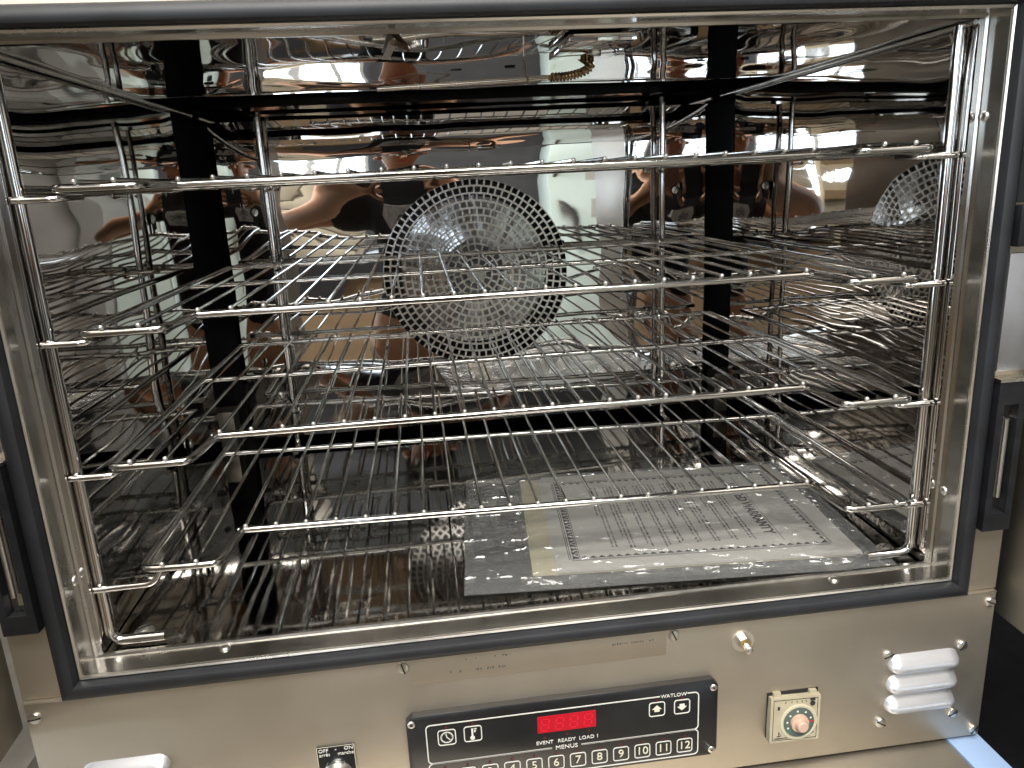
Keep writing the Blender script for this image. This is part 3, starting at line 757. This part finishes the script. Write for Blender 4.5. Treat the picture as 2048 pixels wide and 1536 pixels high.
# ------------------------------------------------------------------ manual in a plastic bag on the oven floor
AZ = R(-4.6)
man = thing('instruction_booklet', 'printed warranty booklet with patterned border lying inside the clear plastic bag', 'booklet', (.183, .186, .0009)); man.rotation_euler = (0, 0, AZ)
boxpart('backing_card', (-.170, -.121, 0), (.150, .121, .0008), 'card', man)
for k in range(5):
    b = MB(); dx = rnd.uniform(-.001, .001); dy = rnd.uniform(-.001, .001); b.box((-.146 + dx + .001 * k, -.120 + dy, .0009 + .0005 * k), (.155 + dx, .120 + dy, .0013 + .0005 * k)); b.build('page', 'paper', man)
ZP = .0009 + .0005 * 4 + .0004 + .0001
b = MB(); BWx, BWy = .131, .0985; cx0 = .002
def flat(pts, z=ZP):
    n = len(pts); b.add([(p_[0], p_[1], z) for p_ in pts], [tuple(range(n))])
for (xa, ya, xb, yb) in ((-BWx, -BWy, BWx, -BWy), (-BWx, BWy, BWx, BWy), (-BWx, -BWy, -BWx, BWy), (BWx, -BWy, BWx, BWy)):
    dx, dy = xb - xa, yb - ya; L = math.hypot(dx, dy); ux, uy = dx / L, dy / L; nx, ny = -uy, ux
    s_ = 1 if (xa + xb) * nx + (ya + yb) * ny < 0 else -1
    nx *= s_; ny *= s_        # inwards
    n = int(L / .0085)
    for k in range(n):
        t0 = L * k / n; t1 = L * (k + 1) / n; tm_ = (t0 + t1) / 2
        flat([(cx0 + xa + ux * t0 + nx * .0012, ya + uy * t0 + ny * .0012), (cx0 + xa + ux * t1 + nx * .0012, ya + uy * t1 + ny * .0012), (cx0 + xa + ux * tm_ + nx * .0058, ya + uy * tm_ + ny * .0058)])
    for o_ in (-.0012, -.0030):
        for w_ in (0,):
            flat([(cx0 + xa + nx * o_, ya + ny * o_), (cx0 + xb + nx * o_, yb + ny * o_), (cx0 + xb + nx * (o_ + .0007), yb + ny * (o_ + .0007)), (cx0 + xa + nx * (o_ + .0007), ya + ny * (o_ + .0007))])
for k in range(32):
    yy = -BWy + .001 + k * .0061
    flat([(cx0 - BWx + .0072, yy), (cx0 - BWx + .0072, yy + .0048), (cx0 - BWx + .0028, yy + .0024)])
flat([(cx0 - BWx + .0080, -BWy), (cx0 - BWx + .0086, -BWy), (cx0 - BWx + .0086, BWy), (cx0 - BWx + .0080, BWy)])
flat([(.0915, -.085), (.0921, -.085), (.0921, .085), (.0915, .085)])
b.build('border_print', 'ink', man)
TD = Matrix.Rotation(-pi / 2, 4, 'Z')
text_mesh('title_print', 'LIMITED WARRANTY', .0155, 'ink', man, Matrix.Translation((.083, -.002, ZP)) @ TD, depth=.0001, squash=.92, bold=.0005)
b = MB(); xx = .063
for para in range(9):
    for ln in range(rnd.choice((2, 3, 3))):
        y = BWy - .020 - rnd.uniform(0, .002); yend = -BWy + (.020 if ln else .020) + (rnd.uniform(.02, .09) if ln == 2 else rnd.uniform(0, .004))
        while y > yend:
            w = rnd.uniform(.003, .010); hh = .0016
            # words as runs of letter strokes
            n = max(2, int(w / .0014))
            for q in range(n):
                if rnd.random() < .86: 
                    xo = xx + rnd.uniform(-.0002, .0002); hs = rnd.choice((1, 1, 1.5))
                    flat([(xo, y - q * .0014), (xo + hh * hs, y - q * .0014), (xo + hh * hs, y - q * .0014 - .00115), (xo, y - q * .0014 - .00115)])
            y -= n * .0014 + .0016
        xx -= .0041
    xx -= .0062
    if xx < -BWx + .020: break
bt = b.build('body_print', 'ink', man); bt['kind'] = 'stuff'

bag = None
C0 = [(-.0645, .058), (.350, .026), (.366, .310), (-.044, .341)]
nx_, ny_ = 220, 150; b = MB(); vs = []; fs = []
ca, sa = cos(-AZ), sin(-AZ)
for i in range(nx_ + 1):
    for j in range(ny_ + 1):
        u, v_ = i / nx_, j / ny_
        x = (C0[0][0] * (1 - u) + C0[1][0] * u) * (1 - v_) + (C0[3][0] * (1 - u) + C0[2][0] * u) * v_
        y = (C0[0][1] * (1 - u) + C0[1][1] * u) * (1 - v_) + (C0[3][1] * (1 - u) + C0[2][1] * u) * v_
        lx, ly = x - .183, y - .186; px, py = lx * ca - ly * sa, lx * sa + ly * ca
        over = min(1, max(0, min((px + .178) / .012, (.172 - px) / .012, (py + .138) / .012, (.138 - py) / .012)))
        over = over * over * (3 - 2 * over)
        e = min(u, 1 - u, v_, 1 - v_); ed_ = min(1, e / .03)
        rid = lambda a, b_, c_: max(0, 1 - abs(noise.noise(Vector((a, b_, c_)))) * 7) ** 2
        wr_ = (0.0008 * rid(x * 14 + y * 9, y * 17 - x * 5, 1.3) + .0006 * rid(x * 34 - y * 12, y * 30, 4) + .0003 * rid(x * 80, y * 75, 9)) * (.35 + abs(noise.noise(Vector((x * 9, y * 9, 8)))) * 2)
        z = .0008 + ed_ * (.0042 * over + wr_ * (1.0 if over < .5 else .8))
        if u < .035: z += .0012 * (1 - abs(u - .018) / .018)
        x += .004 * noise.noise(Vector((v_ * 3, 2, 5))) * (1 if i == 0 else .6 if i < 4 else 0)
        vs.append((x, y, z))
for i in range(nx_):
    for j in range(ny_): a = i * (ny_ + 1) + j; fs.append((a, a + ny_ + 1, a + ny_ + 2, a + 1))
# lower sheet
k0 = len(vs)
for (x, y, z) in [vs[0], vs[nx_ * (ny_ + 1)], vs[-1], vs[ny_]]: vs.append((x, y, .0005))
fs.append((k0, k0 + 3, k0 + 2, k0 + 1)); b.add(vs, fs)
bag = b.build('plastic_bag', 'film'); tag(bag, 'clear wrinkled plastic bag lying on the oven floor with a booklet inside', 'bag')

# ------------------------------------------------------------------ what the oven stands on
tb = thing('steel_table', 'steel stand under the oven with a pale blue film strip along its edge', 'stand', (0, 0, ZF))
def tbx(name, a, c, mat, bev=.0): return boxpart(name, (a[0], a[1], a[2] - ZF), (c[0], c[1], c[2] - ZF), mat, tb, bev)
tbx('table_top', (-.52, -.062, -.215), (.3985, .72, -.1815), 'brushed', .002)
tbx('film_strip', (.3995, -.060, -.215), (.4330, .72, -.1805), 'blue', .001)
for x in (-.48, .36):
    for y in (-.03, .66): tbx('leg', (x - .02, y - .02, ZF), (x + .02, y + .02, -.2155), 'brushed', .002)
tbx('lower_shelf', (-.455, -.075, ZF + .2), (.335, .635, ZF + .22), 'brushed', .002)
boxpart('oven_foot', (-.40, .03, -.1812), (-.36, .60, -.1765), 'black', oven); boxpart('oven_foot', (.36, .03, -.1812), (.3980, .60, -.1765), 'black', oven)

dk = thing('dark_backdrop', 'added black box filling the dark gap to the right of the oven stand', 'cabinet', (.95, .2, ZF))  # black box added to keep the background beside the stand dark
boxpart('backdrop_body', (-.46, -.45, 0), (.46, .45, .78), 'post_dark', dk, .004); boxpart('backdrop_top', (-.47, -.47, .7805), (.47, .46, .81), 'black', dk, .003)
# ------------------------------------------------------------------ the shop the polished steel mirrors
def structure(name, a, c, mat):
    o = boxpart(name, a, c, mat, None); tag(o, kind='structure'); return o
structure('floor', (-4, -5, ZF - .05), (4, 2, ZF), 'concrete')
structure('wall', (-4, -5.1, ZF), (4, -5, 2.0), 'walld')
structure('wall', (-4.1, -5, ZF), (-4, 2, 2.0), 'wallc')
structure('wall', (4, -5, ZF), (4.1, 2, 2.0), 'walld')
structure('wall', (-4, 2, ZF), (4, 2.1, 2.0), 'walld')
structure('ceiling', (-4, -5, 2.0), (4, 2, 2.05), 'ceil')
def lamp(x, y, w, d, power, col, label):
    t = thing('ceiling_lamp', label, 'ceiling light', (x, y, 1.995), 'ceiling lights of the shop')
    b = MB(); b.box((-w / 2 - .03, -d / 2 - .03, -.06), (w / 2 + .03, d / 2 + .03, 0)); b.build('lamp_housing', 'wframe', t)
    L = bpy.data.lights.new('lamp_tube', 'AREA'); L.shape = 'RECTANGLE'; L.size = w; L.size_y = d; L.energy = power; L.color = col
    o = bpy.data.objects.new('lamp_tube', L); COL.objects.link(o); o.parent = t; o.location = (0, 0, -.065)
lamp(-.2, -1.35, 1.5, .8, 84, (1, .965, .92), 'long warm ceiling light nearest the oven')
lamp(.5, -2.9, 1.3, .3, 70, (1, .965, .92), 'long warm ceiling light at the back of the shop')
lamp(-.1, -.35, 1.3, .25, 22, (1, .96, .90), 'long ceiling light directly above the oven front')
def window(x, z, w, hh, nx, nz, label, y=-4.0, rot=0.):
    t = thing('window', label, 'window', (x, y, z)); t.rotation_euler = (0, 0, rot)
    for i in range(nx):
        for j in range(nz):
            a = w / nx; c = hh / nz
            boxpart('pane', (-w / 2 + a * i + .02, -.01, -hh / 2 + c * j + .02), (-w / 2 + a * (i + 1) - .02, 0, -hh / 2 + c * (j + 1) - .02), 'daylight', t)
    b = MB()
    for i in range(nx + 1): b.box((-w / 2 + w / nx * i - .02, -.03, -hh / 2 - .02), (-w / 2 + w / nx * i + .02, .02, hh / 2 + .02))
    for j in range(nz + 1): b.box((-w / 2 - .02, -.028, -hh / 2 + hh / nz * j - .018), (w / 2 + .02, .018, -hh / 2 + hh / nz * j + .018))
    b.build('window_frame', 'wframe', t)
window(-.85, .75, .75, 1.2, 3, 3, 'small paned window in the far wall behind the photographer', -4.9)
window(-2.45, .45, 1.4, 1.6, 3, 3, 'wide bright shop window in the far wall beside the small window', -4.9)
window(-3.9, .4, 2.2, 1.6, 4, 3, 'row of bright panes in the side wall of the shop', -2.2, -pi / 2)
window(2.55, .35, 1.3, 1.0, 2, 1, 'added low wide glowing panes in the far wall right of the grey column', -4.9)  # glowing panes added to brighten the mirrored left wall
lamp(-2.35, -3.6, 1.7, .7, 120, (1, .97, .93), 'added long ceiling light brightening the right oven wall')  # lamp added to brighten what the right oven wall mirrors
wd = thing('added_white_panel', 'added white panel right of the grey column, bright in the oven mirrors', 'door', (2.02, -4.1, ZF))  # white panel added as a bright patch for the left mirror
boxpart('panel_leaf', (-.38, -.04, .005), (.38, 0, 2.0), 'enamel', wd, .004); boxpart('panel_knob', (-.34, .001, 1.0), (-.30, .05, 1.04), 'screw', wd, .008)
pn = thing('cream_sheet', 'large rough cream sheet leaning beside the side counter', 'board', (-1.52, -1.95, ZF))
boxpart('sheet_board', (-.42, -.04, .005), (.42, .04, 1.42), 'cream', pn, .004); boxpart('sheet_batten', (-.42, .041, 1.30), (.42, .06, 1.36), 'tan', pn)
cb = thing('mint_fridge', 'tall pale mint enamel fridge standing behind the photographer', 'fridge', (1.2, -4.0, ZF))
boxpart('fridge_body', (-.24, -.6, .0), (.24, 0, 1.95), 'mint', cb, .02); hd_ = boxpart('fridge_handle', (-.2, .001, .9), (-.17, .04, 1.3), 'screw', cb, .005); boxpart('dial_plate', (-.02, .001, 1.2), (.1, .006, 1.4), 'paper', cb)
tag(boxpart('grey_column', (1.47, -4.2, ZF), (1.62, -3.8, 2.0), 'wallc', None), 'grey square column beside the mint fridge', 'column')
for k in range(6):
    o = boxpart('cream_board', (-1.02 + rnd.uniform(-.02, .02), -2.3, .06 + .05 * k), (-.40 + rnd.uniform(-.02, .02), -1.9, .105 + .05 * k), 'cream', None, .004)
    tag(o, ['lowest', 'second lowest', 'third lowest', 'third highest', 'second highest', 'topmost'][k] + ' cream board in the stack on the side counter', 'board', 'stacked cream boards')
st_ = thing('side_counter', 'low counter carrying the stack of cream boards', 'counter', (-.7, -2.1, ZF))
boxpart('counter_top', (-.45, -.3, 1.02), (.45, .3, 1.105), 'post_dark', st_); boxpart('counter_body', (-.42, -.28, 0), (.42, .28, 1.018), 'tan', st_)

# ------------------------------------------------------------------ the photographer, seen only as a reflection
per = thing('person', 'photographer in a black printed t-shirt holding a phone up in both hands', 'person', (-.1, -.95, ZF))
def skinned(name, verts, edges, mat, parent, sub=2):
    """verts: (x,y,z,r) in world space"""
    me = bpy.data.meshes.new(name); me.from_pydata([Vector(v_[:3]) - Vector((-.1, -.95, ZF)) for v_ in verts], edges, []); me.materials.append(M[mat])
    o = link(name, me, parent)
    sk = o.modifiers.new('skin', 'SKIN'); 
    if not me.skin_vertices: 
        bm = bmesh.new(); bm.from_mesh(me); bm.verts.layers.skin.verify(); bm.to_mesh(me); bm.free()
    for d, v_ in zip(me.skin_vertices[0].data, verts): d.radius = (v_[3], v_[4] if len(v_) > 4 else v_[3])
    me.skin_vertices[0].data[0].use_root = True; sk.use_smooth_shade = True
    ss = o.modifiers.new('sub', 'SUBSURF'); ss.levels = ss.render_levels = sub
    return o
# body (skin), one continuous surface: pelvis root, trunk, neck, head, arms, legs
V = []; Ed = []
def chain(start, pts):
    prev = start
    for p_ in pts:
        V.append(p_); 
        if prev is not None: Ed.append((prev, len(V) - 1))
        prev = len(V) - 1
    return prev
pel = chain(None, [(-.10, -.96, -.12, .13, .10)])
ch = chain(pel, [(-.10, -.955, .02, .12, .09), (-.10, -.94, .17, .135, .095), (-.10, -.93, .30, .12, .085)])
neck = chain(ch, [(-.10, -.915, .375, .055), (-.10, -.895, .43, .055)])
hd = chain(neck, [(-.10, -.875, .49, .072, .082), (-.10, -.88, .56, .080, .095), (-.10, -.885, .62, .066, .078)])
for sg in (-1, 1):
    w = chain(ch, [(-.10 + sg * .13, -.93, .325, .065), (-.10 + sg * .20, -.925, .315, .058), (-.10 + sg * .31, -.88, .265, .046), (-.10 + sg * .40, -.83, .225, .043), (-.10 + sg * .32, -.75, .27, .040), (-.10 + sg * .20, -.67, .325, .030), (-.10 + sg * .145, -.635, .35, .026)])
    lg = chain(pel, [(-.10 + sg * .095, -.96, -.20, .09), (-.10 + sg * .10, -.955, -.55, .058), (-.10 + sg * .10, -.97, -.97, .04)])
    palm = chain(w, [(-.10 + sg * .115, -.622, .362, .022, .030)])
    for f_, (dz, ln, rr_) in enumerate(((.024, .9, .0082), (.008, 1.0, .0085), (-.008, .95, .0082), (-.022, .78, .0072))):
        chain(palm, [(-.10 + sg * .098, -.612, .362 + dz * .9, rr_), (-.10 + sg * (.098 - .020 * ln), -.600, .364 + dz, rr_), (-.10 + sg * (.098 - .040 * ln), -.597, .366 + dz, rr_ * .85)])
    chain(palm, [(-.10 + sg * .112, -.618, .335, .011), (-.10 + sg * .092, -.617, .322, .0095), (-.10 + sg * .072, -.616, .320, .008)])
skinned('body', V, Ed, 'skin', per)
# face features
pc = lambda x, y, z: (x + .1 - .0, y + .95, z - ZF)
b = MB(); 
for sg in (-1, 1): b.sphere((sg * .031, .950 - .772 - .028 + .006, .565 - ZF), .011, 10, 6)
b.cur = 1
b.build('eye', ['white'], per)
b = MB(); b.tube([(0, .156, .570 - ZF), (0, .172, .535 - ZF), (0, .178, .522 - ZF)], .009, 8, r2=.013); b.build('nose', 'skin', per)
b = MB(); b.tube([(-.022, .146, .487 - ZF), (0, .155, .485 - ZF), (.022, .146, .487 - ZF)], .0045, 8); b.build('mouth', M['redmark'], per)
for sg in (-1, 1):
    b = MB(); b.sphere((sg * .082, .07, .545 - ZF), .022, 8, 6); b.build('ear', 'skin', per)
# cap
b = MB(); b.lathe([(.094, -.01), (.095, .02), (.088, .05), (.066, .075), (.03, .088), (.0005, .09)], Matrix.Translation((0, .068, .595 - ZF)) @ Matrix.Diagonal((.98, 1.12, 1, 1)), 24); cap = b.build('cap', 'shade', per)
# shirt
Vs = [(-.10, -.96, -.10, .15, .118), (-.10, -.955, .02, .138, .106), (-.10, -.94, .17, .150, .110), (-.10, -.932, .30, .132, .098), (-.10, -.925, .345, .075, .07)]
Es = [(0, 1), (1, 2), (2, 3), (3, 4)]
for sg in (-1, 1):
    k = len(Vs); Vs += [(-.10 + sg * .14, -.93, .322, .082), (-.10 + sg * .21, -.922, .308, .078), (-.10 + sg * .285, -.892, .277, .068)]; Es += [(3, k), (k, k + 1), (k + 1, k + 2)]
skinned('t_shirt', Vs, Es, 'shade', per)
Vt = [(-.10, -.96, -.13, .142, .115)]; Et = []
for sg in (-1, 1):
    k = len(Vt); Vt += [(-.10 + sg * .095, -.96, -.23, .10), (-.10 + sg * .10, -.955, -.56, .075), (-.10 + sg * .10, -.965, -.93, .065)]; Et += [(0, k), (k, k + 1), (k + 1, k + 2)]
skinned('trousers', Vt, Et, 'jeans', per)
for sg in (-1, 1):
    b = MB(); b.lathe([(.048, 0), (.05, .03), (.04, .07), (.001, .09)], Matrix.Translation((sg * .10, .03, .002)) @ Matrix.Diagonal((.9, 2.4, 1, 1)), 16); b.build('shoe', 'shade', per)
# print on the chest
b = MB(); yb_ = .145; pts = [(-.10, .275), (-.085, .30), (.085, .30), (.10, .275), (.06, .22), (-.06, .22)]
b.add([(x, yb_, z - ZF) for x, z in pts] + [(x, yb_ - .02, z - ZF) for x, z in pts], [tuple(range(6))] + [(j, (j + 1) % 6, 6 + (j + 1) % 6, 6 + j) for j in range(6)])
bd = b.build('shirt_print', 'badge', per)
PF = Matrix.Rotation(pi, 4, 'Z') @ FRONT
for body, z, s in (('OND', .262, .038), ('AND', .284, .014), ('GES', .235, .022)):
    text_mesh('print_lettering', body, s, 'ink', bd, Matrix.Translation((0, yb_ + .0015, z - ZF)) @ PF)
ph = thing('phone', 'black phone held up in both hands of the photographer', 'phone', (-.10, -.606, .365))
b = MB(); b.box((-.076, -.004, -.0365), (.076, .004, .0365)); me = b.mesh('phone_body', 'black')
bm = bmesh.new(); bm.from_mesh(me); bmesh.ops.bevel(bm, geom=list(bm.edges), offset=.003, segments=2, affect='EDGES'); bm.to_mesh(me); bm.free(); link('phone_body', me, ph)
b = MB(); b.lathe([(.009, .004), (.009, .0062), (.007, .0066), (.0003, .0066)], Matrix.Translation((.0185, 0, .0085)) @ Matrix.Rotation(-pi / 2, 4, 'X'), 20); b.build('lens', 'chrome', ph)
